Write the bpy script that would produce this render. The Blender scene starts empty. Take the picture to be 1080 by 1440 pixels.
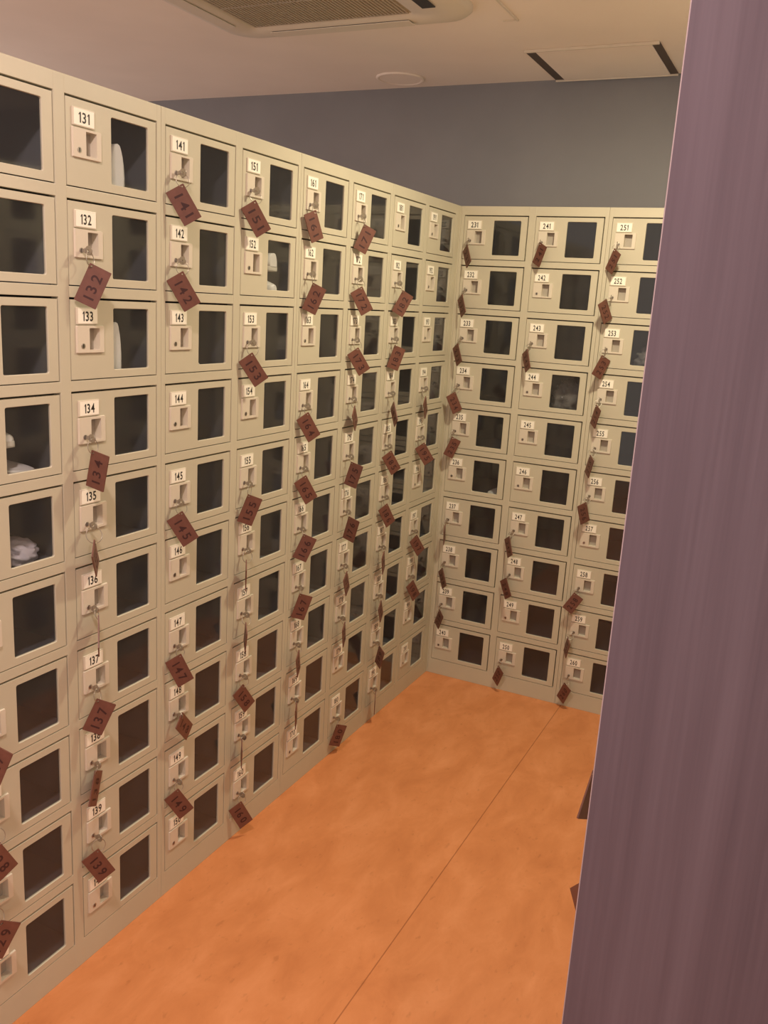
import bpy, bmesh, math, random
from mathutils import Vector, Matrix, Euler
PI = math.pi
random.seed(7)
scn = bpy.context.scene
COL = scn.collection

# ------------------------------------------------------------------ camera
cam_data = bpy.data.cameras.new('camera')
cam = bpy.data.objects.new('camera', cam_data)
COL.objects.link(cam)
cam.location = (1.30174, -3.23433, 1.51104)
cam.rotation_mode = 'XYZ'
cam.rotation_euler = (1.33631, -0.05888, 0.45968)
cam_data.sensor_fit = 'VERTICAL'
cam_data.sensor_height = 36.0
cam_data.lens = 36.0 * 1238.84 / 1440.0
cam_data.clip_start = 0.02
scn.camera = cam

# ------------------------------------------------------------------ view, world
scn.view_settings.view_transform = 'Standard'
scn.view_settings.look = 'None'
scn.view_settings.exposure = 0.0
scn.view_settings.gamma = 1.0
scn.view_settings.use_curve_mapping = False
W = bpy.data.worlds.new('world')
scn.world = W
W.use_nodes = True
W.node_tree.nodes['Background'].inputs[0].default_value = (1.0, 0.87, 0.80, 1)
W.node_tree.nodes['Background'].inputs[1].default_value = 0.80

CEIL = 2.393
def lamp(name, loc, power, color, size=0.2, shape='DISK', rot=(0, 0, 0), spread=PI):
    d = bpy.data.lights.new(name, 'AREA')
    d.shape = shape; d.size = size; d.energy = power; d.color = color; d.spread = spread
    o = bpy.data.objects.new(name, d)
    COL.objects.link(o)
    o.location = loc; o.rotation_euler = rot
    return o
LAMPS = [((0.82, -0.86), 23.0, (1.0, 0.87, 0.62)),
         ((0.60, -2.75), 21.5, (1.0, 0.79, 0.73)),
         ((2.10, -3.40), 12.0, (1.0, 0.72, 0.60)),
         ((-1.50, -2.60), 8.0, (1.0, 0.74, 0.58))]
for (lx, ly), pw, colr in LAMPS:
    lamp('downlight_beam', (lx, ly, CEIL - 0.022), pw, colr, 0.13)

# ------------------------------------------------------------------ helpers
def tag(o, label=None, cat=None, group=None, kind=None):
    if label: o['label'] = label
    if cat: o['category'] = cat
    if group: o['group'] = group
    if kind: o['kind'] = kind
    return o

def empty(name, loc=(0, 0, 0), rz=0.0, parent=None):
    o = bpy.data.objects.new(name, None)
    o.empty_display_size = 0.02
    COL.objects.link(o)
    o.location = loc; o.rotation_euler = (0, 0, rz)
    if parent: o.parent = parent
    return o

def mesh_obj(name, me, parent=None, loc=None):
    o = bpy.data.objects.new(name, me)
    COL.objects.link(o)
    if parent: o.parent = parent
    if loc is not None: o.location = loc
    return o

def to_mesh(name, bm, mats, smooth=False):
    bmesh.ops.recalc_face_normals(bm, faces=bm.faces)
    me = bpy.data.meshes.new(name)
    bm.to_mesh(me); bm.free()
    for m in (mats if isinstance(mats, (list, tuple)) else [mats]):
        me.materials.append(m)
    if smooth:
        for p in me.polygons: p.use_smooth = True
    return me

def box(bm, x0, x1, y0, y1, z0, z1, bev=0.0, mat=0):
    t = bmesh.new()
    r = bmesh.ops.create_cube(t, size=1.0)
    for v in t.verts:
        v.co = Vector(((x0 + x1) / 2 + v.co.x * (x1 - x0), (y0 + y1) / 2 + v.co.y * (y1 - y0), (z0 + z1) / 2 + v.co.z * (z1 - z0)))
    if bev > 0:
        bmesh.ops.bevel(t, geom=list(t.edges), offset=bev, segments=2, affect='EDGES', profile=0.6)
    merge(bm, t, mat)

def merge(bm, t, mat=None, M=None):
    mp = {}
    for v in t.verts:
        mp[v] = bm.verts.new(M @ v.co if M is not None else v.co)
    for f in t.faces:
        try:
            nf = bm.faces.new([mp[v] for v in f.verts])
        except ValueError:
            continue
        nf.material_index = f.material_index if mat is None else mat
        nf.smooth = f.smooth
    t.free()

def tube(bm, pts, r, seg=8, closed=False, mat=0, smooth=True):
    pts = [Vector(p) for p in pts]
    n = len(pts); rings = []
    prev = None
    for i, p in enumerate(pts):
        if closed:
            d = (pts[(i + 1) % n] - pts[i - 1]).normalized()
        else:
            d = (pts[min(i + 1, n - 1)] - pts[max(i - 1, 0)]).normalized()
        a = prev if prev is not None else (Vector((0, 0, 1)) if abs(d.z) < 0.9 else Vector((1, 0, 0)))
        u = (a - d * a.dot(d)).normalized(); w = d.cross(u)
        prev = u
        rings.append([bm.verts.new(p + (u * math.cos(2 * PI * k / seg) + w * math.sin(2 * PI * k / seg)) * r) for k in range(seg)])
    m = n if closed else n - 1
    for i in range(m):
        A, B = rings[i], rings[(i + 1) % n]
        for k in range(seg):
            f = bm.faces.new((A[k], A[(k + 1) % seg], B[(k + 1) % seg], B[k]))
            f.material_index = mat; f.smooth = smooth
    if not closed:
        bm.faces.new(rings[0][::-1]).material_index = mat
        bm.faces.new(rings[-1]).material_index = mat

def disc(bm, c, axis, r, th, seg=20, mat=0, hole=None):
    """short cylinder whose axis starts at c and runs th along axis"""
    axis = Vector(axis).normalized(); c = Vector(c)
    a = Vector((0, 0, 1)) if abs(axis.z) < 0.9 else Vector((1, 0, 0))
    u = a.cross(axis).normalized(); w = axis.cross(u)
    def ring(rr, h):
        return [bm.verts.new(c + axis * h + (u * math.cos(2 * PI * k / seg) + w * math.sin(2 * PI * k / seg)) * rr) for k in range(seg)]
    o0, o1 = ring(r, 0), ring(r, th)
    for k in range(seg):
        f = bm.faces.new((o0[k], o0[(k + 1) % seg], o1[(k + 1) % seg], o1[k])); f.material_index = mat; f.smooth = True
    if hole:
        i0, i1 = ring(hole, 0), ring(hole, th)
        for k in range(seg):
            k2 = (k + 1) % seg
            for q in ((i0[k], i1[k], i1[k2], i0[k2]), (o1[k], o1[k2], i1[k2], i1[k]), (o0[k2], o0[k], i0[k], i0[k2])):
                bm.faces.new(q).material_index = mat
    else:
        bm.faces.new(o1).material_index = mat
        bm.faces.new(o0[::-1]).material_index = mat

def rrect(x0, x1, z0, z1, r, n=4):
    pts = []
    for cx, cz, a0 in ((x1 - r, z1 - r, 0), (x0 + r, z1 - r, 90), (x0 + r, z0 + r, 180), (x1 - r, z0 + r, 270)):
        for k in range(n + 1):
            a = math.radians(a0 + 90.0 * k / n)
            pts.append((cx + r * math.cos(a), cz + r * math.sin(a)))
    return pts

def holed_plate(bm, outer, holes, y, mat=0):
    """planar plate in XZ at depth y; returns vertex loops"""
    loops = []; edges = []
    for loop in [outer] + holes:
        vs = [bm.verts.new((p[0], y, p[1])) for p in loop]
        loops.append(vs)
        for i in range(len(vs)):
            edges.append(bm.edges.new((vs[i], vs[(i + 1) % len(vs)])))
    r = bmesh.ops.triangle_fill(bm, use_beauty=True, use_dissolve=False, edges=edges, normal=(0, -1, 0))
    for g in r['geom']:
        if isinstance(g, bmesh.types.BMFace): g.material_index = mat
    return loops

def skirt(bm, loop, pts, y, mat=0, smooth=False):
    new = [bm.verts.new((p[0], y, p[1])) for p in pts]
    n = len(loop)
    for i in range(n):
        f = bm.faces.new((loop[i], loop[(i + 1) % n], new[(i + 1) % n], new[i])); f.material_index = mat; f.smooth = smooth
    return new

# ------------------------------------------------------------------ materials
def mat(name, col, rough=0.5, metal=0.0, spec=0.5, noise=None, bump=None):
    m = bpy.data.materials.new(name); m.use_nodes = True
    nt = m.node_tree; b = nt.nodes['Principled BSDF']
    b.inputs['Base Color'].default_value = (*col, 1); b.inputs['Roughness'].default_value = rough
    b.inputs['Metallic'].default_value = metal; b.inputs['Specular IOR Level'].default_value = spec
    if noise or bump:
        tc = nt.nodes.new('ShaderNodeTexCoord')
    if noise:
        sc, amt = noise
        n = nt.nodes.new('ShaderNodeTexNoise'); n.inputs['Scale'].default_value = sc; n.inputs['Detail'].default_value = 5
        nt.links.new(tc.outputs['Object'], n.inputs['Vector'])
        r = nt.nodes.new('ShaderNodeValToRGB')
        r.color_ramp.elements[0].position = 0.3; r.color_ramp.elements[1].position = 0.7
        r.color_ramp.elements[0].color = (*[c * (1 - amt) for c in col], 1)
        r.color_ramp.elements[1].color = (*[min(1, c * (1 + amt)) for c in col], 1)
        nt.links.new(n.outputs['Fac'], r.inputs['Fac']); nt.links.new(r.outputs['Color'], b.inputs['Base Color'])
    if bump:
        sc, st = bump
        n2 = nt.nodes.new('ShaderNodeTexNoise'); n2.inputs['Scale'].default_value = sc; n2.inputs['Detail'].default_value = 3
        nt.links.new(tc.outputs['Object'], n2.inputs['Vector'])
        bp = nt.nodes.new('ShaderNodeBump'); bp.inputs['Strength'].default_value = st; bp.inputs['Distance'].default_value = 0.002
        nt.links.new(n2.outputs['Fac'], bp.inputs['Height']); nt.links.new(bp.outputs['Normal'], b.inputs['Normal'])
    return m

M_paint = mat('beige_enamel', (0.54, 0.505, 0.385), 0.42, noise=(5, 0.04), bump=(60, 0.08))
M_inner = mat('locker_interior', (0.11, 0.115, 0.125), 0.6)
M_plate = mat('latch_plastic', (0.66, 0.60, 0.49), 0.35)
M_recess_shade = mat('latch_recess_shade', (0.38, 0.34, 0.28), 0.5)  # latch plastic darkened: shade inside the finger recess put into the colour
M_label = mat('number_card', (0.93, 0.90, 0.78), 0.45)
M_ink = mat('number_ink', (0.02, 0.018, 0.015), 0.5)
M_tag = mat('tag_brown', (0.155, 0.062, 0.044), 0.42, noise=(60, 0.12))
M_tagink = mat('tag_engraving', (0.045, 0.012, 0.012), 0.6)
M_metal = mat('nickel', (0.45, 0.41, 0.36), 0.32, metal=0.9)
M_dark = mat('keyhole_dark', (0.02, 0.018, 0.015), 0.6)
M_ceil = mat('ceiling_paper', (0.95, 0.84, 0.74), 0.85, noise=(3, 0.03))
M_grey = mat('grey_wallpaper', (0.262, 0.262, 0.278), 0.8, noise=(4, 0.05), bump=(90, 0.1))
M_white = mat('white_plastic', (0.78, 0.70, 0.58), 0.4)
M_grille = mat('grille_plastic', (0.50, 0.42, 0.32), 0.6)
M_slot = mat('slot_dark', (0.03, 0.028, 0.028), 0.5)
M_shoe = mat('white_leather', (0.88, 0.86, 0.80), 0.4)
M_sole = mat('shoe_sole', (0.70, 0.66, 0.56), 0.6)
M_black = mat('black_leather', (0.012, 0.012, 0.014), 0.35)
M_cloth = mat('grey_white_cloth', (0.72, 0.68, 0.70), 0.7)
M_lining = mat('shoe_lining', (0.25, 0.16, 0.12), 0.8)

def glass_mat(name, tint, haze):
    m = bpy.data.materials.new(name); m.use_nodes = True
    nt = m.node_tree; nt.nodes.clear()
    out = nt.nodes.new('ShaderNodeOutputMaterial')
    tr = nt.nodes.new('ShaderNodeBsdfTransparent'); tr.inputs[0].default_value = (*tint, 1)
    gl = nt.nodes.new('ShaderNodeBsdfGlossy'); gl.inputs['Roughness'].default_value = 0.06
    df = nt.nodes.new('ShaderNodeBsdfDiffuse'); df.inputs[0].default_value = (0.35, 0.33, 0.31, 1)
    lw = nt.nodes.new('ShaderNodeLayerWeight'); lw.inputs['Blend'].default_value = 0.5
    pw = nt.nodes.new('ShaderNodeMath'); pw.operation = 'POWER'; pw.inputs[1].default_value = 5.0
    nt.links.new(lw.outputs['Facing'], pw.inputs[0])
    fr = nt.nodes.new('ShaderNodeMath'); fr.operation = 'MULTIPLY_ADD'; fr.inputs[1].default_value = 0.95; fr.inputs[2].default_value = 0.035
    nt.links.new(pw.outputs[0], fr.inputs[0])
    m1 = nt.nodes.new('ShaderNodeMixShader'); m1.inputs[0].default_value = haze
    m2 = nt.nodes.new('ShaderNodeMixShader')
    nt.links.new(tr.outputs[0], m1.inputs[1]); nt.links.new(df.outputs[0], m1.inputs[2])
    nt.links.new(fr.outputs[0], m2.inputs[0]); nt.links.new(m1.outputs[0], m2.inputs[1]); nt.links.new(gl.outputs[0], m2.inputs[2])
    nt.links.new(m2.outputs[0], out.inputs['Surface'])
    return m
M_glass = glass_mat('clear_pane', (0.93, 0.94, 0.95), 0.035)
M_bag = glass_mat('clear_plastic_film', (0.80, 0.80, 0.82), 0.35)

def emit_mat(name, col, st):
    m = bpy.data.materials.new(name); m.use_nodes = True
    b = m.node_tree.nodes['Principled BSDF']
    b.inputs['Base Color'].default_value = (0.8, 0.8, 0.8, 1)
    b.inputs['Emission Color'].default_value = (*col, 1); b.inputs['Emission Strength'].default_value = st
    return m
M_lamp = emit_mat('lamp_diffuser', (1.0, 0.82, 0.6), 6.0)

def floor_mat():
    m = bpy.data.materials.new('orange_linoleum'); m.use_nodes = True
    nt = m.node_tree; b = nt.nodes['Principled BSDF']; L = nt.links.new
    b.inputs['Roughness'].default_value = 0.5; b.inputs['Specular IOR Level'].default_value = 0.3
    tc = nt.nodes.new('ShaderNodeTexCoord')
    mp = nt.nodes.new('ShaderNodeMapping'); mp.inputs['Scale'].default_value = (1.6, 0.8, 1)
    L(tc.outputs['Object'], mp.inputs['Vector'])
    n1 = nt.nodes.new('ShaderNodeTexNoise'); n1.inputs['Scale'].default_value = 7; n1.inputs['Detail'].default_value = 9; n1.inputs['Distortion'].default_value = 0.4
    n1.inputs['Roughness'].default_value = 0.62
    L(mp.outputs[0], n1.inputs['Vector'])
    r1 = nt.nodes.new('ShaderNodeValToRGB')
    e = r1.color_ramp.elements
    e[0].position = 0.28; e[0].color = (0.53, 0.195, 0.068, 1)
    e[1].position = 0.74; e[1].color = (0.70, 0.295, 0.125, 1)
    x = e.new(0.5); x.color = (0.61, 0.238, 0.088, 1)
    L(n1.outputs['Fac'], r1.inputs['Fac'])
    n2 = nt.nodes.new('ShaderNodeTexNoise'); n2.inputs['Scale'].default_value = 38; n2.inputs['Detail'].default_value = 4
    L(mp.outputs[0], n2.inputs['Vector'])
    r2 = nt.nodes.new('ShaderNodeValToRGB')
    r2.color_ramp.elements[0].position = 0.27; r2.color_ramp.elements[0].color = (0.72, 0.68, 0.62, 1)
    r2.color_ramp.elements[1].position = 0.38; r2.color_ramp.elements[1].color = (1, 1, 1, 1)
    L(n2.outputs['Fac'], r2.inputs['Fac'])
    mx = nt.nodes.new('ShaderNodeMix'); mx.data_type = 'RGBA'; mx.blend_type = 'MULTIPLY'; mx.inputs[0].default_value = 0.5
    L(r1.outputs[0], mx.inputs[6]); L(r2.outputs[0], mx.inputs[7])
    # welded seam between two sheets of linoleum
    sp = nt.nodes.new('ShaderNodeSeparateXYZ'); L(tc.outputs['Object'], sp.inputs[0])
    s1 = nt.nodes.new('ShaderNodeMath'); s1.operation = 'SUBTRACT'; s1.inputs[1].default_value = 0.583; L(sp.outputs['X'], s1.inputs[0])
    s2 = nt.nodes.new('ShaderNodeMath'); s2.operation = 'ABSOLUTE'; L(s1.outputs[0], s2.inputs[0])
    s3 = nt.nodes.new('ShaderNodeMath'); s3.operation = 'LESS_THAN'; s3.inputs[1].default_value = 0.0016; L(s2.outputs[0], s3.inputs[0])
    s4 = nt.nodes.new('ShaderNodeMath'); s4.operation = 'MULTIPLY'; s4.inputs[1].default_value = 0.55; L(s3.outputs[0], s4.inputs[0])
    m2 = nt.nodes.new('ShaderNodeMix'); m2.data_type = 'RGBA'; m2.inputs[7].default_value = (0.22, 0.06, 0.015, 1)
    L(s4.outputs[0], m2.inputs[0]); L(mx.outputs[2], m2.inputs[6])
    L(m2.outputs[2], b.inputs['Base Color'])
    return m
M_floor = floor_mat()

def wood_mat():
    m = bpy.data.materials.new('mauve_woodgrain'); m.use_nodes = True
    nt = m.node_tree; b = nt.nodes['Principled BSDF']; L = nt.links.new
    b.inputs['Roughness'].default_value = 0.5; b.inputs['Specular IOR Level'].default_value = 0.35
    tc = nt.nodes.new('ShaderNodeTexCoord')
    mp = nt.nodes.new('ShaderNodeMapping'); mp.inputs['Scale'].default_value = (24, 24, 0.6)
    L(tc.outputs['Object'], mp.inputs['Vector'])
    n1 = nt.nodes.new('ShaderNodeTexNoise'); n1.inputs['Scale'].default_value = 1.0; n1.inputs['Detail'].default_value = 5; n1.inputs['Roughness'].default_value = 0.55
    L(mp.outputs[0], n1.inputs['Vector'])
    mp2 = nt.nodes.new('ShaderNodeMapping'); mp2.inputs['Scale'].default_value = (210, 210, 5)
    L(tc.outputs['Object'], mp2.inputs['Vector'])
    n2 = nt.nodes.new('ShaderNodeTexNoise'); n2.inputs['Scale'].default_value = 1.0; n2.inputs['Detail'].default_value = 2
    L(mp2.outputs[0], n2.inputs['Vector'])
    ad = nt.nodes.new('ShaderNodeMix'); ad.inputs[0].default_value = 0.28
    L(n1.outputs['Fac'], ad.inputs[2]); L(n2.outputs['Fac'], ad.inputs[3])
    r = nt.nodes.new('ShaderNodeValToRGB'); e = r.color_ramp.elements
    e[0].position = 0.33; e[0].color = (0.104, 0.079, 0.101, 1)
    e[1].position = 0.68; e[1].color = (0.150, 0.118, 0.147, 1)
    x = e.new(0.5); x.color = (0.127, 0.097, 0.122, 1)
    L(ad.outputs[0], r.inputs['Fac']); L(r.outputs[0], b.inputs['Base Color'])
    return m
M_wood = wood_mat()
M_band = mat('edge_band', (0.42, 0.34, 0.36), 0.4)

# ------------------------------------------------------------------ room
XL, XR, YF, YB = -2.4, 3.2, -5.2, 0.40
def wall(name, x0, x1, y0, y1, z0, z1, m):
    bm = bmesh.new(); box(bm, x0, x1, y0, y1, z0, z1)
    return tag(mesh_obj(name, to_mesh(name, bm, m)), kind='structure')
wall('floor', XL, XR, YF, YB, -0.05, 0.0, M_floor)
wall('ceiling', XL, XR, YF, YB, CEIL, CEIL + 0.05, M_ceil)
wall('wall_back', XL - 0.1, XR + 0.1, YB, YB + 0.1, -0.05, CEIL + 0.05, M_grey)

# ------------------------------------------------------------------ digits
GL = {}
def load_digits():
    for ch in '0123456789':
        cu = bpy.data.curves.new('g', 'FONT'); cu.body = ch; cu.size = 1.0; cu.resolution_u = 3
        cu.offset = 0.018
        ob = bpy.data.objects.new('g', cu); COL.objects.link(ob)
        bpy.context.view_layer.update()
        me = bpy.data.meshes.new_from_object(ob.evaluated_get(bpy.context.evaluated_depsgraph_get()))
        vs = [tuple(v.co) for v in me.vertices]; fs = [tuple(p.vertices) for p in me.polygons]
        if ch == '1':   # plain stroke for the hand-cut tags, flagged numeral for the printed plates
            GL['I'] = (list(vs), list(fs), min(v[0] for v in vs), max(v[0] for v in vs), 0, 0)
            x0 = min(v[0] for v in vs); b0 = len(vs)
            vs += [(x0 + 0.01, 0.68, 0), (x0 - 0.10, 0.57, 0), (x0 - 0.10, 0.48, 0), (x0 + 0.01, 0.57, 0)]
            fs.append((b0, b0 + 1, b0 + 2, b0 + 3))
        xs = [v[0] for v in vs]; ys = [v[1] for v in vs]
        GL[ch] = (vs, fs, min(xs), max(xs), min(ys), max(ys))
        bpy.data.objects.remove(ob); bpy.data.curves.remove(cu); bpy.data.meshes.remove(me)
load_digits()

def add_text(bm, s, O, U, V, height, width, mat_i, gap=0.14, wob=0):
    """digits centred on O, baseline along U, up along V, total width fixed"""
    O, U, V = Vector(O), Vector(U), Vector(V)
    cap = 0.72
    rnd = random.Random(int(s) * 3 + 1)
    if wob: s = s.replace('1', 'I')
    ws = [GL[c][3] - GL[c][2] for c in s]
    tot = sum(ws) + gap * (len(s) - 1)
    sx = width / tot; sy = height / cap
    x = -tot / 2
    for c, w in zip(s, ws):
        vs, fs, mnx, mxx, mny, mxy = GL[c]
        dy = rnd.uniform(-wob, wob)
        sh = rnd.uniform(-wob, wob) * 2
        new = [bm.verts.new(O + U * ((x + (v[0] - mnx) + sh * (v[1] - 0.36)) * sx) + V * ((v[1] - 0.36 + dy) * sy)) for v in vs]
        for f in fs:
            try: bm.faces.new([new[i] for i in f]).material_index = mat_i
            except ValueError: pass
        x += w + gap

# ------------------------------------------------------------------ locker unit
P = 0.2768; DW = 0.2498; DH = 0.1591; RP = 0.18; TOP = 1.8757; T0 = 0.0318
POST = P - DW; UW = 2 * P; DEP = 0.385
def cell_x(c): return c * P + POST / 2          # left edge of the door opening
def cell_z(r): return TOP - T0 - r * RP           # top edge of the door opening

def body_mesh():
    bm = bmesh.new()
    b = 0.0012
    for x0, x1 in ((0.0003, POST / 2), (P - POST / 2, P + POST / 2), (2 * P - POST / 2, UW - 0.0003)):
        box(bm, x0, x1, 0.0, 0.018, 0.0, TOP, b)
    for r in range(11):
        z1 = TOP if r == 0 else cell_z(r - 1) - DH
        z0 = cell_z(r) if r < 10 else 0.0
        for c in range(2):
            box(bm, cell_x(c) - 0.001, cell_x(c) + DW + 0.001, 0.0003, 0.018, z0, z1, 0.0008)
    # carcass: sides, divider, back, top, shelves
    for x0, x1 in ((0.0003, 0.0043), (P - 0.002, P + 0.002), (UW - 0.0043, UW - 0.0003)):
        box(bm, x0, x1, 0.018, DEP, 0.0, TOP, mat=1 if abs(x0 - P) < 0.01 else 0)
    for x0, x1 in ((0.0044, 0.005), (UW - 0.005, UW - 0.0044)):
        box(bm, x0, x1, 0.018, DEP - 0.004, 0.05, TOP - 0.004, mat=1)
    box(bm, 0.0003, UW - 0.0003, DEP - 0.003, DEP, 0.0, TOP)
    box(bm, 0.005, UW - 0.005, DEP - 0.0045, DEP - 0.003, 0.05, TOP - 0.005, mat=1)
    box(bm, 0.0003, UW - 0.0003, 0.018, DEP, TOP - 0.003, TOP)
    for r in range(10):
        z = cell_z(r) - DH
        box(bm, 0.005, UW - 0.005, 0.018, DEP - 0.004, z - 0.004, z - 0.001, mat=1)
    return to_mesh('locker_body', bm, [M_paint, M_inner])

def door_mesh():
    bm = bmesh.new()
    g = 0.0016
    outer = [(g, -0.0040), (DW - 0.0036, -0.0040), (DW - 0.0036, -DH + 0.0022), (g, -DH + 0.0022)]
    win = rrect(0.117, 0.223, -0.142, -0.018, 0.004)
    rec = rrect(0.045, 0.077, -0.102, -0.055, 0.001, 1)
    loops = holed_plate(bm, outer, [win, rec], 0.0)
    bk = skirt(bm, loops[0], outer, 0.016)
    # pressed rim sloping in towards the pane
    w2 = rrect(0.1178, 0.2224, -0.1411, -0.0188, 0.004)
    a = skirt(bm, loops[1], w2, 0.0012)
    skirt(bm, a, w2, 0.005)
    skirt(bm, loops[2], rec, 0.014)
    return to_mesh('door', bm, M_paint)

def pane_mesh():
    bm = bmesh.new(); box(bm, 0.1165, 0.2235, 0.0022, 0.0045, -0.1420, -0.0175)
    # only one visible sheet of glass: keep a thin slab
    return to_mesh('window_pane', bm, M_glass)

def latch_mesh():
    bm = bmesh.new()
    outer = rrect(0.0155, 0.0870, -0.1050, -0.0535, 0.0015, 2)
    rec = rrect(0.0475, 0.0750, -0.1000, -0.0575, 0.001, 2)
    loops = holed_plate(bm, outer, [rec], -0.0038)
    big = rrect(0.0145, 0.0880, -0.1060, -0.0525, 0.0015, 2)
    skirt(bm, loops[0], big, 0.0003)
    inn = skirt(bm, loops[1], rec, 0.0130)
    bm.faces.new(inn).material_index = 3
    disc(bm, (0.030, -0.0038, -0.092), (0, -1, 0), 0.0050, 0.0008, 16, 1)
    box(bm, 0.0290, 0.0310, -0.0050, -0.0040, -0.0955, -0.0885, mat=2)
    return to_mesh('latch_plate', bm, [M_plate, M_metal, M_dark, M_recess_shade])

def number_mesh(s):
    bm = bmesh.new()
    box(bm, 0.0155, 0.0715, -0.0030, 0.0002, -0.0505, -0.0185, 0.0010, 0)
    box(bm, 0.0185, 0.0690, -0.0034, -0.0028, -0.0485, -0.0205, 0, 1)
    add_text(bm, s, (0.0437, -0.00365, -0.0345), (1, 0, 0), (0, 0, 1), 0.0185, 0.0275, 2, 0.13)
    me = bpy.data.meshes.new('number_plate'); bm.to_mesh(me); bm.free()
    for m in (M_plate, M_label, M_ink): me.materials.append(m)
    return me

ME_body, ME_door, ME_pane, ME_latch = body_mesh(), door_mesh(), pane_mesh(), latch_mesh()

UNITS = {}
def make_unit(loc, rz, first_col, label, group, detail=True):
    u = empty('shoe_locker_unit', loc, rz)
    tag(u, label, 'shoe lockers', group)
    mesh_obj('locker_body', ME_body, u)
    for c in range(2):
        for r in range(10):
            d = mesh_obj('door', ME_door, u, (cell_x(c), 0, cell_z(r)))
            rr = random.Random(first_col * 100 + c * 10 + r)
            mesh_obj('window_pane', ME_pane, d)
            mesh_obj('latch_plate', ME_latch, d)
            if first_col:
                mesh_obj('number_plate', number_mesh(str((first_col + c) * 10 + r + 1)), d)
    UNITS[first_col] = u
    return u

E_L = 0.0295   # filler at the inside corner
ordinal = {12: 'nearest the camera', 14: 'second along the left row', 16: 'third along the left row', 18: 'left row, beside the corner'}
for k, fc in enumerate((18, 16, 14, 12)):
    make_unit((0, -E_L - (k + 1) * UW, 0), PI / 2, fc,
              'beige locker unit with doors %d1 to %d0, %s' % (fc, fc + 1 + 1, ordinal[fc]), 'shoe locker units of the left row')
make_unit((0.0038, 0, 0), 0, 23, 'beige locker unit with doors 231 to 250, back row, beside the corner', 'shoe locker units of the back row')
make_unit((0.0038 + UW, 0, 0), 0, 25, 'beige locker unit from door 251 on, back row, cut off by the mauve panel', 'shoe locker units of the back row')
XRF = 1.131
# row hidden behind the mauve panel: only its nearest unit carries the two tags that peek out
for k in range(4):
    make_unit((XRF, -0.012 - k * UW, 0), -PI / 2, 0, ['beige locker unit behind the mauve panel, against the back row', 'beige locker unit behind the mauve panel, second from the back row', 'beige locker unit behind the mauve panel, third from the back row', 'beige locker unit directly behind the mauve panel'][k], 'shoe locker units behind the mauve panel')

bm = bmesh.new(); box(bm, -0.0185, 0.0, -E_L, 0.0, 0.0, TOP, 0.001)
box(bm, -0.02, 0.0037, -0.0002, 0.017, 0.0, TOP, 0.0008)
tag(mesh_obj('corner_filler_strip', to_mesh('corner_filler_strip', bm, M_paint)), 'narrow beige steel filler strip closing the inside corner between both locker rows', 'filler strip')

# ------------------------------------------------------------------ keys with brown tags
TW, TL, TT = 0.043, 0.076, 0.0026
def tag_mesh():
    bm = bmesh.new()
    outer = rrect(0, TW, 0, TL, 0.0012, 2)
    hole = [(0.0052 + 0.0018 * math.cos(2 * PI * k / 10), 0.0052 + 0.0018 * math.sin(2 * PI * k / 10)) for k in range(10)]
    loops = holed_plate(bm, outer, [hole], -TT / 2)
    l2 = holed_plate(bm, outer, [hole], TT / 2)
    for a, b in zip(loops, l2):
        n = len(a)
        for i in range(n): bm.faces.new((a[i], a[(i + 1) % n], b[(i + 1) % n], b[i]))
    return to_mesh('tag', bm, M_tag)
ME_tag = tag_mesh()

def key_mesh():
    # origin at the keyhole, +Y out of the door
    bm = bmesh.new()
    box(bm, -0.0007, 0.0007, 0.0, 0.0135, -0.0032, 0.0032)
    disc(bm, (-0.0009, 0.0190, 0.0), (1, 0, 0), 0.0088, 0.0018, 20, hole=0.0022)
    box(bm, -0.0022, 0.0022, 0.0095, 0.0125, -0.0045, 0.0045, 0.0005)
    return to_mesh('key', bm, M_metal)
ME_key = key_mesh()

def number_on_tag(s):
    """both faces of the tag; tag lies in local XZ: X short axis, Z long axis from the hole"""
    bm = bmesh.new()
    c = (TW * 0.50, TL * 0.52)
    e = TT / 2 + 0.0002
    add_text(bm, s, (c[0], e, c[1]), (0, 0, -1), (-1, 0, 0), 0.0200, 0.0480, 0, 0.30, 0.03)
    add_text(bm, s, (c[0], -e, c[1]), (0, 0, 1), (-1, 0, 0), 0.0200, 0.0480, 0, 0.30, 0.03)
    me = bpy.data.meshes.new('tag_number'); bm.to_mesh(me); bm.free(); me.materials.append(M_tagink)
    return me

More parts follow.
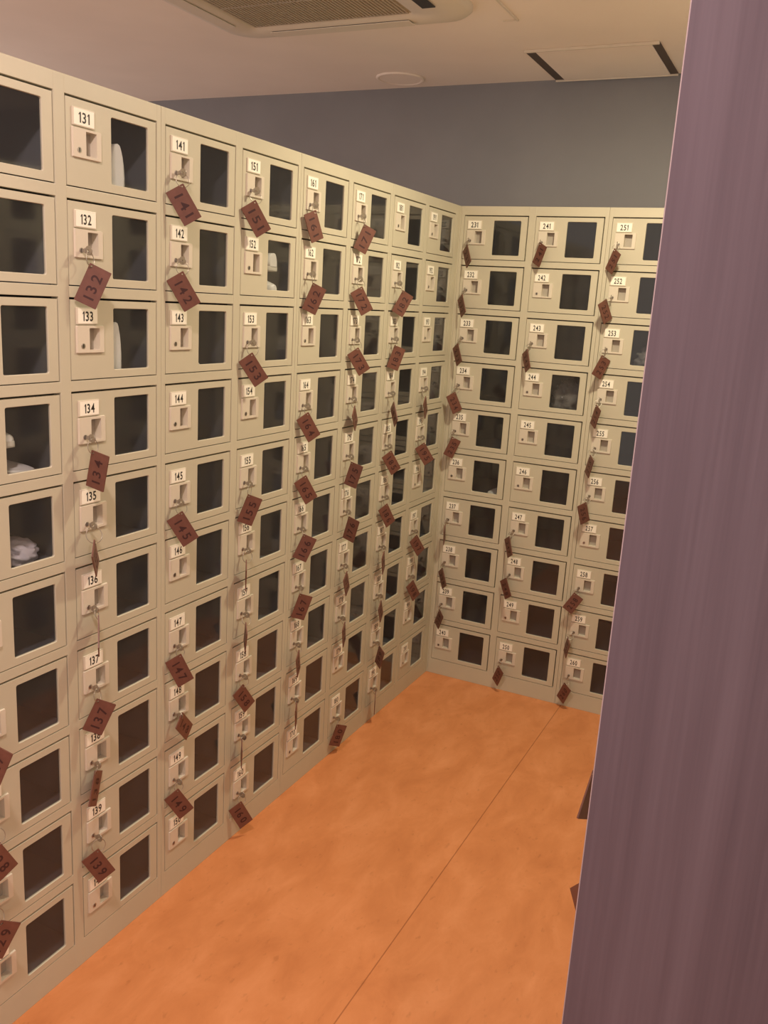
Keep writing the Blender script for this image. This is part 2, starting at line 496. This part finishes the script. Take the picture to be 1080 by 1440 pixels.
# (locker, stand-off from the door, sideways shift, drop, yaw deg, swing deg)
ROWS = ['top', 'second', 'third', 'fourth', 'fifth', 'sixth', 'seventh', 'eighth', 'ninth', 'bottom']
COLS = {12: 'cropped column at the left edge', 13: 'first full column from the left', 14: 'second full column from the left',
        15: 'third full column from the left', 16: 'fourth full column from the left', 17: 'third left-row column from the corner',
        18: 'second left-row column from the corner', 19: 'left-row column touching the corner', 23: 'back-row column touching the corner',
        24: 'middle back-row column', 25: 'back-row column beside the mauve panel'}
EDGE = {135, 136, 156, 157, 159, 168, 169, 174, 177, 178, 184, 187, 188, 189, 190, 194, 237}
KEYS = [
    (127,0.033,0.001,-0.000,18,23), (128,0.031,0.006,0.028,257,28), (129,0.029,0.003,0.023,64,30),
    (132,0.025,-0.000,0.022,49,24), (141,0.027,-0.006,0.022,230,32), (142,0.025,-0.002,0.022,235,32),
    (151,0.025,-0.010,0.022,234,33), (134,0.022,-0.001,0.023,5,12), (135,0.032,-0.009,0.025,305,40),
    (136,0.027,0.004,0.013,133,47), (137,0.027,-0.005,0.019,42,24), (138,0.017,-0.004,0.013,111,29),
    (139,0.024,-0.005,0.023,240,29), (145,0.026,0.000,0.020,233,31), (147,0.026,-0.002,0.014,235,25),
    (148,0.026,0.004,-0.010,279,42), (149,0.024,-0.007,0.014,237,32), (153,0.025,-0.008,0.023,233,35),
    (155,0.022,-0.008,0.026,54,22), (156,0.023,-0.010,0.022,306,25), (157,0.028,-0.013,0.015,311,28),
    (158,0.019,-0.005,0.020,254,34), (159,0.020,-0.007,0.001,307,20), (160,0.025,-0.009,0.014,237,28),
    (161,0.023,-0.001,0.013,249,23), (162,0.023,-0.001,0.022,50,23), (164,0.025,-0.002,0.016,236,32),
    (165,0.024,0.000,0.018,236,31), (166,0.027,-0.006,0.011,38,23), (167,0.021,-0.005,0.015,48,19),
    (168,0.024,-0.001,0.014,290,23), (169,0.023,-0.000,0.004,296,17), (171,0.024,0.002,0.021,51,24),
    (172,0.028,0.001,0.020,230,31), (173,0.027,-0.001,0.021,230,34), (174,0.024,0.001,0.018,286,44),
    (175,0.025,-0.006,0.015,7,16), (176,0.024,-0.001,0.013,355,15), (177,0.026,0.002,0.016,282,30),
    (178,0.028,0.002,0.010,288,21), (180,0.020,-0.003,0.019,60,21), (182,0.032,0.005,0.021,46,27),
    (183,0.020,-0.007,0.019,50,19), (184,0.025,0.003,0.026,133,45), (185,0.027,0.002,0.014,237,34),
    (186,0.024,0.002,0.021,243,31), (187,0.024,0.001,0.011,286,25), (188,0.024,0.001,0.015,282,33),
    (189,0.026,0.004,0.008,325,19), (190,0.024,0.001,0.009,295,21), (194,0.022,0.002,0.027,282,39),
    (195,0.029,0.003,0.018,224,34), (197,0.025,0.002,0.012,246,36), (198,0.023,0.002,0.013,249,33),
    (231,0.031,0.001,0.015,136,36), (232,0.032,-0.003,0.016,137,33), (233,0.033,-0.005,0.019,142,32),
    (234,0.032,-0.001,0.024,229,28), (235,0.032,-0.000,0.019,46,25), (237,0.036,0.002,0.012,285,26),
    (238,0.030,0.002,0.017,138,38), (239,0.030,0.003,0.014,319,28), (241,0.030,0.003,0.001,327,25),
    (243,0.033,-0.006,0.019,134,31), (247,0.033,-0.007,0.017,135,32), (248,0.032,-0.004,0.006,146,34),
    (250,0.032,-0.002,0.015,323,25), (251,0.032,-0.006,0.015,321,29), (252,0.036,-0.013,0.006,237,30),
    (253,0.032,-0.007,0.020,47,27), (254,0.032,-0.007,0.017,310,23), (255,0.033,-0.008,0.020,306,24),
    (256,0.031,-0.003,0.018,234,20), (258,0.033,-0.009,0.011,4,30), (259,0.034,-0.014,0.010,300,24),
    (260,0.033,-0.007,0.020,328,25),
]
PLACE = {4: 'fourth', 5: 'fifth'}
def hang(lock, out, side, off, a, drop, psi, tau, num, label, group):
    root = empty('locker_key', lock)
    tag(root, label, 'locker key', group)
    rz = math.atan2(-out.x, out.y)
    k = mesh_obj('key', ME_key, root); k.rotation_euler = (0, 0, rz)
    k.location = out * 0.003
    psi, tau = math.radians(psi), math.radians(tau)
    h = Vector((math.cos(psi), math.sin(psi), 0)); z = Vector((0, 0, 1))
    S = h * math.cos(tau) - z * math.sin(tau); Lg = -h * math.sin(tau) - z * math.cos(tau)
    A = out * off + side * a - z * drop
    N = Lg.cross(S)                     # local +Y
    Mx = Matrix((S, N, Lg)).transposed().to_4x4(); Mx.translation = A
    t = mesh_obj('tag', ME_tag, root); t.matrix_local = Mx
    if num: mesh_obj('tag_number', number_on_tag(num), t)
    # split ring through the bow of the key and the hole of the tag
    p0 = out * 0.0225 - z * 0.003; p1 = A + S * 0.0052 + Lg * 0.0052
    c = (p0 + p1) / 2; d = p1 - p0; R = d.length / 2 + 0.0012
    d.normalize(); nrm = (h.cross(z) * 0.5 + out.cross(z)).normalized()
    w = (nrm - d * nrm.dot(d)).normalized(); w = d.cross(w) if abs(d.dot(nrm)) > 0.9 else w
    bm = bmesh.new()
    tube(bm, [c + (d * math.cos(2 * PI * i / 20) + w * math.sin(2 * PI * i / 20)) * R for i in range(20)], 0.0008, 6, True)
    mesh_obj('split_ring', to_mesh('split_ring', bm, M_metal), root)
    return root

def lockpos(n):
    c = (n - 1) // 10; r = (n - 1) % 10
    z = cell_z(r) - 0.092
    if c < 20:
        k = (19 - c)
        return Vector((0, -E_L - (k + 1) * P + POST / 2 + 0.030, z)), Vector((1, 0, 0)), Vector((0, 1, 0))
    return Vector((0.0038 + (c - 23) * P + POST / 2 + 0.030, 0, z)), Vector((0, -1, 0)), Vector((1, 0, 0))

for n, off, a, drop, psi, tau in KEYS:
    lk, out, side = lockpos(n)
    pr = math.radians(psi)
    pose = 'seen edge-on' if n in EDGE else ('leaning right' if 0.88 * math.cos(pr) + 0.42 * math.sin(pr) < 0 else 'leaning left')
    cn = (n - 1) // 10
    lab = 'key with brown tag %d %s, %s row, %s' % (n, pose, ROWS[(n - 1) % 10], COLS[cn])
    hang(lk, out, side, off, a, drop, psi, tau, str(n), lab, 'locker keys with brown tags')
for r, psi, tau, off, word in ((5, 72, 24, 0.045, 'upper'), (6, 312, 42, 0.030, 'lower')):
    lk = Vector((XRF, -0.012 - 7 * P - POST / 2 - 0.030, cell_z(r) - 0.092))
    hang(lk, Vector((-1, 0, 0)), Vector((0, 1, 0)), off, 0, 0.012, psi, tau, None,
         '%s of two brown key tags peeking out past the mauve panel edge' % word, 'locker keys with brown tags')

# ------------------------------------------------------------------ mauve partition panel
PX, PY = 1.1300, -2.2420
p = empty('partition_panel', (PX, PY, 0))
tag(p, 'tall mauve brown woodgrain laminate panel standing at the right edge of the view', 'panel')
bm = bmesh.new(); box(bm, 0.0012, 0.90, -0.003, 0.0155, 0, CEIL - 0.001)
mesh_obj('board', to_mesh('board', bm, M_wood), p)
bm = bmesh.new(); box(bm, 0.0, 0.0012, -0.003, 0.0155, 0, CEIL - 0.001)
tag(mesh_obj('edge_band', to_mesh('edge_band', bm, M_band), p), 'pale pinkish edge strip')

# ------------------------------------------------------------------ ceiling: air conditioner cassette
AX0, AX1, AY0, AY1 = -0.695, 0.200, -1.335, -0.440
ac = empty('air_conditioner', ((AX0 + AX1) / 2, (AY0 + AY1) / 2, CEIL))
tag(ac, 'square cream ceiling air conditioner cassette with a large grille, mostly cut off at the top', 'air conditioner')
HW = (AX1 - AX0) / 2
def frame_loop(hw, r, z, n=6):
    return [(q[0], q[1], z) for q in rrect(-hw, hw, -hw, hw, r, n)]
def loft(bm, loops, cap=True, mat=0):
    vl = [[bm.verts.new(c) for c in lp] for lp in loops]
    n = len(vl[0])
    for a, b in zip(vl[:-1], vl[1:]):
        for i in range(n):
            f = bm.faces.new((a[i], a[(i + 1) % n], b[(i + 1) % n], b[i])); f.material_index = mat; f.smooth = True
    if cap: bm.faces.new(vl[-1]).material_index = mat
bm = bmesh.new()
loft(bm, [frame_loop(HW, 0.10, 0.0), frame_loop(HW, 0.10, -0.012), frame_loop(HW - 0.012, 0.095, -0.024), frame_loop(HW - 0.045, 0.08, -0.034),
          frame_loop(HW - 0.155, 0.02, -0.040), frame_loop(HW - 0.160, 0.02, -0.030)], cap=False)
mesh_obj('panel_frame', to_mesh('panel_frame', bm, M_white), ac)
bm = bmesh.new()
g = HW - 0.160
box(bm, -g, g, -g, g, -0.034, -0.026, 0.001)
for i in range(46):
    x = -g + 0.012 + i * (2 * g - 0.024) / 45
    box(bm, x - 0.0022, x + 0.0022, -g + 0.01, g - 0.01, -0.0385, -0.034)
for i in range(4):
    y = -g + 0.01 + i * (2 * g - 0.02) / 3
    box(bm, -g + 0.01, g - 0.01, y - 0.002, y + 0.002, -0.0392, -0.034)
mesh_obj('intake_grille', to_mesh('intake_grille', bm, M_grille), ac)
for s in range(4):
    A = s * PI / 2
    R4 = Matrix.Rotation(A, 4, 'Z')
    bm = bmesh.new(); t = bmesh.new()
    box(t, HW - 0.112, HW - 0.070, -g + 0.04, g - 0.04, -0.0395, -0.0365, 0.001)
    merge(bm, t, 0, R4)
    lv = mesh_obj('air_outlet', to_mesh('air_outlet', bm, M_slot), ac)
    bm = bmesh.new(); t = bmesh.new()
    box(t, HW - 0.116, HW - 0.066, -g + 0.035, g - 0.035, -0.0425, -0.0400, 0.001)
    merge(bm, t, 0, R4)
    if s: mesh_obj('louver_flap', to_mesh('louver_flap', bm, M_white), lv)
    else: bm.free()

# ceiling hatch by the grey wall
hx0, hx1, hy0, hy1 = 0.200, 0.662, -0.022, 0.392
h = empty('ceiling_hatch', ((hx0 + hx1) / 2, (hy0 + hy1) / 2, CEIL))
tag(h, 'square ceiling hatch with dark gaps on two sides, against the grey wall', 'ceiling hatch')
a_, b_ = (hx1 - hx0) / 2, (hy1 - hy0) / 2
bm = bmesh.new(); box(bm, -a_ + 0.038, a_ - 0.028, -b_ + 0.006, b_ - 0.004, -0.007, -0.0005, 0.001)
mesh_obj('hatch_board', to_mesh('hatch_board', bm, M_ceil), h)
M_gap_shade = mat('gap_shade_brown', (0.10, 0.072, 0.055), 0.6)  # dark strips beside the hatch board, shadow of the gaps painted as colour
for x0, x1 in ((-a_, -a_ + 0.038), (a_ - 0.028, a_)):
    bm = bmesh.new(); box(bm, x0, x1, -b_ + 0.004, b_, -0.0035, -0.0005)
    mesh_obj('gap_shade_strip', to_mesh('gap_shade_strip', bm, M_gap_shade), h)
for y0, y1 in ((-b_ - 0.002, -b_ + 0.006), (b_ - 0.004, b_)):
    bm = bmesh.new(); box(bm, -a_, a_, y0, y1, -0.010, -0.0005, 0.001)
    mesh_obj('hatch_trim', to_mesh('hatch_trim', bm, M_white), h)

# flush round cover in the ceiling
bm = bmesh.new()
prof = [(0.098, 0.0), (0.098, -0.004), (0.094, -0.007), (0.086, -0.007), (0.084, -0.004), (0.0, -0.004)]
seg = 40; rings = []
for r_, z_ in prof[:-1]:
    rings.append([bm.verts.new((r_ * math.cos(2 * PI * k / seg), r_ * math.sin(2 * PI * k / seg), z_)) for k in range(seg)])
for A_, B_ in zip(rings[:-1], rings[1:]):
    for k in range(seg): bm.faces.new((A_[k], A_[(k + 1) % seg], B_[(k + 1) % seg], B_[k])).smooth = True
bm.faces.new(rings[-1])
o = mesh_obj('ceiling_cover', to_mesh('ceiling_cover', bm, M_ceil), loc=(-0.405, 0.245, CEIL - 0.0003))
tag(o, 'round flush cover in the ceiling between the air conditioner and the grey wall', 'ceiling cover')

# thin pale trim ending right of the air conditioner
bm = bmesh.new(); box(bm, 0.280, 0.286, -1.30, -0.345, -0.006, -0.0003, 0.001); box(bm, 0.235, 0.286, -0.351, -0.345, -0.0035, -0.0003, 0.0005)
o = mesh_obj('ceiling_trim_strip', to_mesh('ceiling_trim_strip', bm, M_white), loc=(0, 0, CEIL))
tag(o, 'thin pale trim strip on the ceiling just right of the air conditioner', 'trim strip')

# downlights (outside the frame, they light the room)
LN = ['over the aisle by the lockers', 'above the camera', 'right of the mauve panel', 'behind the left row of lockers']
for i, ((lx, ly), pw, colr) in enumerate(LAMPS):
    d = empty('ceiling_downlight', (lx, ly, CEIL))
    tag(d, 'round recessed ceiling downlight %s' % LN[i], 'downlight', 'ceiling downlights')
    bm = bmesh.new(); disc(bm, (0, 0, -0.012), (0, 0, 1), 0.085, 0.0115, 32, hole=0.07)
    mesh_obj('trim_ring', to_mesh('trim_ring', bm, M_white), d)
    bm = bmesh.new(); disc(bm, (0, 0, -0.006), (0, 0, 1), 0.0695, 0.0050, 32)
    mesh_obj('diffuser', to_mesh('diffuser', bm, M_lamp), d)

# ------------------------------------------------------------------ things inside the lockers
def cell_matrix(n, u, depth, up, rot=(0, 0, 0)):
    """world matrix at (u from the door's left edge, depth behind it, height above the shelf)"""
    c = (n - 1) // 10; r = (n - 1) % 10
    fc = 23 + 2 * ((c - 23) // 2) if c >= 23 else 12 + 2 * ((c - 12) // 2)
    un = UNITS[fc]
    M = Matrix.Translation(un.location) @ Matrix.Rotation(un.rotation_euler.z, 4, 'Z')
    return M @ Matrix.Translation((cell_x(c - fc) + u, depth, cell_z(r) - DH + up)) @ Euler([math.radians(v) for v in rot]).to_matrix().to_4x4()

def make_shoe(name, label, cat, M, L=0.235, Wd=0.085, H=0.060, opening=(0.05, 0.62), upper=None, group=None, heel=0.0):
    """shoe: toe at -Y end (origin under the toe), heel at +Y = L, sole on z = 0"""
    upper = upper or M_shoe
    root = empty(name); root.matrix_world = M
    tag(root, label, cat, group)
    def hw(t):   # half width, t = 0 toe .. 1 heel
        return Wd / 2 * (max(0.0, 1 - (1 - min(t / 0.28, 1)) ** 2.2) ** 0.5) * (1 - 0.20 * min(max((t - 0.3) / 0.25, 0), 1)) * (max(0, 1 - max(0, (t - 0.86) / 0.145) ** 2.2) ** 0.5)
    def hh(t):
        return H * (0.50 + 0.50 * min(t / 0.45, 1) ** 0.9) if t > 0.0 else H * 0.5
    ts = [0.004, 0.02, 0.05, 0.1, 0.17, 0.25, 0.34, 0.43, 0.5, 0.56, 0.62, 0.7, 0.8, 0.88, 0.94, 0.975, 0.992]
    bm = bmesh.new()   # sole
    rings = []
    for z, gx in ((0.0, 0.98), (0.004, 1.02), (0.011, 1.02), (0.012, 0.98)):
        lp = [(hw(t) * gx, t * L, z + heel * max(0, t - 0.45)) for t in ts] + [(-hw(t) * gx, t * L, z + heel * max(0, t - 0.45)) for t in reversed(ts)]
        rings.append([bm.verts.new(q) for q in lp])
    n = len(rings[0])
    for A, B in zip(rings[:-1], rings[1:]):
        for i in range(n): bm.faces.new((A[i], A[(i + 1) % n], B[(i + 1) % n], B[i])).smooth = True
    bm.faces.new(rings[0][::-1]); bm.faces.new(rings[-1])
    mesh_obj('sole', to_mesh('sole', bm, M_sole), root)
    bm = bmesh.new()   # upper
    secs = []
    K = 12
    lo, hi = opening
    for t in ts:
        w, h = hw(t) * 0.97, hh(t)
        if lo is not None and t > 1 - hi:
            h = h * (1.0)
        row = []
        for k in range(K + 1):
            ang = PI * k / K
            x = w * math.copysign(abs(math.cos(ang)) ** 0.75, math.cos(ang)); z = 0.011 + heel * max(0, t - 0.45) + (h - 0.011) * math.sin(ang) ** 0.8
            row.append(bm.verts.new((x, t * L, z)))
        secs.append(row)
    for i in range(len(ts) - 1):
        for k in range(K):
            if ts[i] >= 1 - hi and ts[i + 1] <= 1 - lo + 0.01 and 4 <= k <= 7: continue
            bm.faces.new((secs[i][k], secs[i][k + 1], secs[i + 1][k + 1], secs[i + 1][k])).smooth = True
    bm.faces.new(secs[0]); bm.faces.new(secs[-1][::-1])
    up = mesh_obj('upper', to_mesh('upper', bm, [upper]), root)
    md = up.modifiers.new('thick', 'SOLIDIFY'); md.thickness = 0.002; md.offset = -1
    return root

G_sh = 'white shoes in the lockers'
def heel_out(n, u, depth, up, L, rot=(0, 0, 0)):
    return cell_matrix(n, u, depth, up, rot) @ Matrix.Translation((0, L, 0)) @ Matrix.Rotation(PI, 4, 'Z')
make_shoe('shoe', 'tall white shoe with its heel to the window of locker 131', 'shoe', heel_out(131, 0.158, 0.020, 0.0, 0.23), L=0.23, Wd=0.098, H=0.100, opening=(0.12, 0.50), group=G_sh)
make_shoe('shoe', 'white shoe with a thick sole at the left of the window of locker 133', 'shoe', heel_out(133, 0.148, 0.020, 0.0, 0.23, (0, 0, 0)), L=0.23, Wd=0.080, H=0.112, opening=(0.12, 0.50), group=G_sh)
make_shoe('sneaker', 'white shoe lying below another one in the window of locker 152', 'shoe', cell_matrix(152, 0.185, 0.020, 0.0, (0, 0, 0)), L=0.235, Wd=0.086, H=0.062, group=G_sh)
make_shoe('sneaker', 'white shoe lying on top of another one in the window of locker 152', 'shoe', heel_out(152, 0.180, 0.022, 0.066, 0.225), L=0.225, Wd=0.092, H=0.046, group=G_sh)
make_shoe('pump_shoe', 'white pump resting high above another in the window of locker 124', 'shoe', cell_matrix(124, 0.152, 0.030, 0.060, (-8, 0, 0)), L=0.225, Wd=0.072, H=0.046, group=G_sh)
make_shoe('pump_shoe', 'flat white shoe on the shelf seen through the window of locker 124', 'shoe', cell_matrix(124, 0.185, 0.020, 0.0, (0, 0, 0)), L=0.225, Wd=0.080, H=0.022, group=G_sh)
make_shoe('slipper', 'small pale shoe tip low in the window of locker 143', 'shoe', cell_matrix(143, 0.150, 0.025, 0.0, (0, 0, 6)), L=0.22, Wd=0.065, H=0.036, group=G_sh)
make_shoe('sandal', 'flat white sandal on the shelf in the window of locker 236', 'shoe', cell_matrix(236, 0.195, 0.028, 0.0, (0, 0, -6)), L=0.23, Wd=0.078, H=0.022, group=G_sh)
make_shoe('shoe', 'black shoe standing behind the window of locker 122', 'shoe', cell_matrix(122, 0.155, 0.090, 0.0, (0, 0, 0)), L=0.24, Wd=0.09, H=0.085, upper=M_black)

def crumple(name, label, cat, M, sx, sy, sz, m, seed, amp=0.35, sub=4):
    bm = bmesh.new()
    bmesh.ops.create_icosphere(bm, subdivisions=sub, radius=1.0)
    from mathutils import noise
    for v in bm.verts:
        d = v.co.normalized()
        q = d * 1.3 + Vector((seed, seed * 0.7, 0))
        ridge = 1 - abs(noise.noise(q * 1.4)) * 2
        ridge2 = 1 - abs(noise.noise(q * 3.1)) * 2
        f = 1 + amp * (ridge - 0.6) + amp * 0.45 * (ridge2 - 0.6)
        v.co = Vector((d.x * sx * f, d.y * sy * f, max(d.z * sz * f, -sz * 0.62)))
    zmin = min(v.co.z for v in bm.verts)
    for v in bm.verts: v.co.z -= zmin
    o = mesh_obj(name, to_mesh(name, bm, m, True)); o.matrix_world = M
    return tag(o, label, cat)
crumple('cloth_bundle', 'crumpled whitish cloth lying behind the window of locker 125', 'cloth', cell_matrix(125, 0.190, 0.075, 0.002, (0, 0, 10)), 0.045, 0.042, 0.028, M_cloth, 2.3, 0.32)
crumple('plastic_bag', 'crumpled clear plastic bag filling the window of locker 244', 'plastic bag', cell_matrix(244, 0.160, 0.100, 0.002), 0.056, 0.050, 0.066, M_bag, 5.1, 0.55)
crumple('plastic_bag', 'thin shiny plastic bag lying behind the window of locker 253', 'plastic bag', cell_matrix(253, 0.165, 0.100, 0.002), 0.050, 0.050, 0.046, M_bag, 9.4, 0.5)
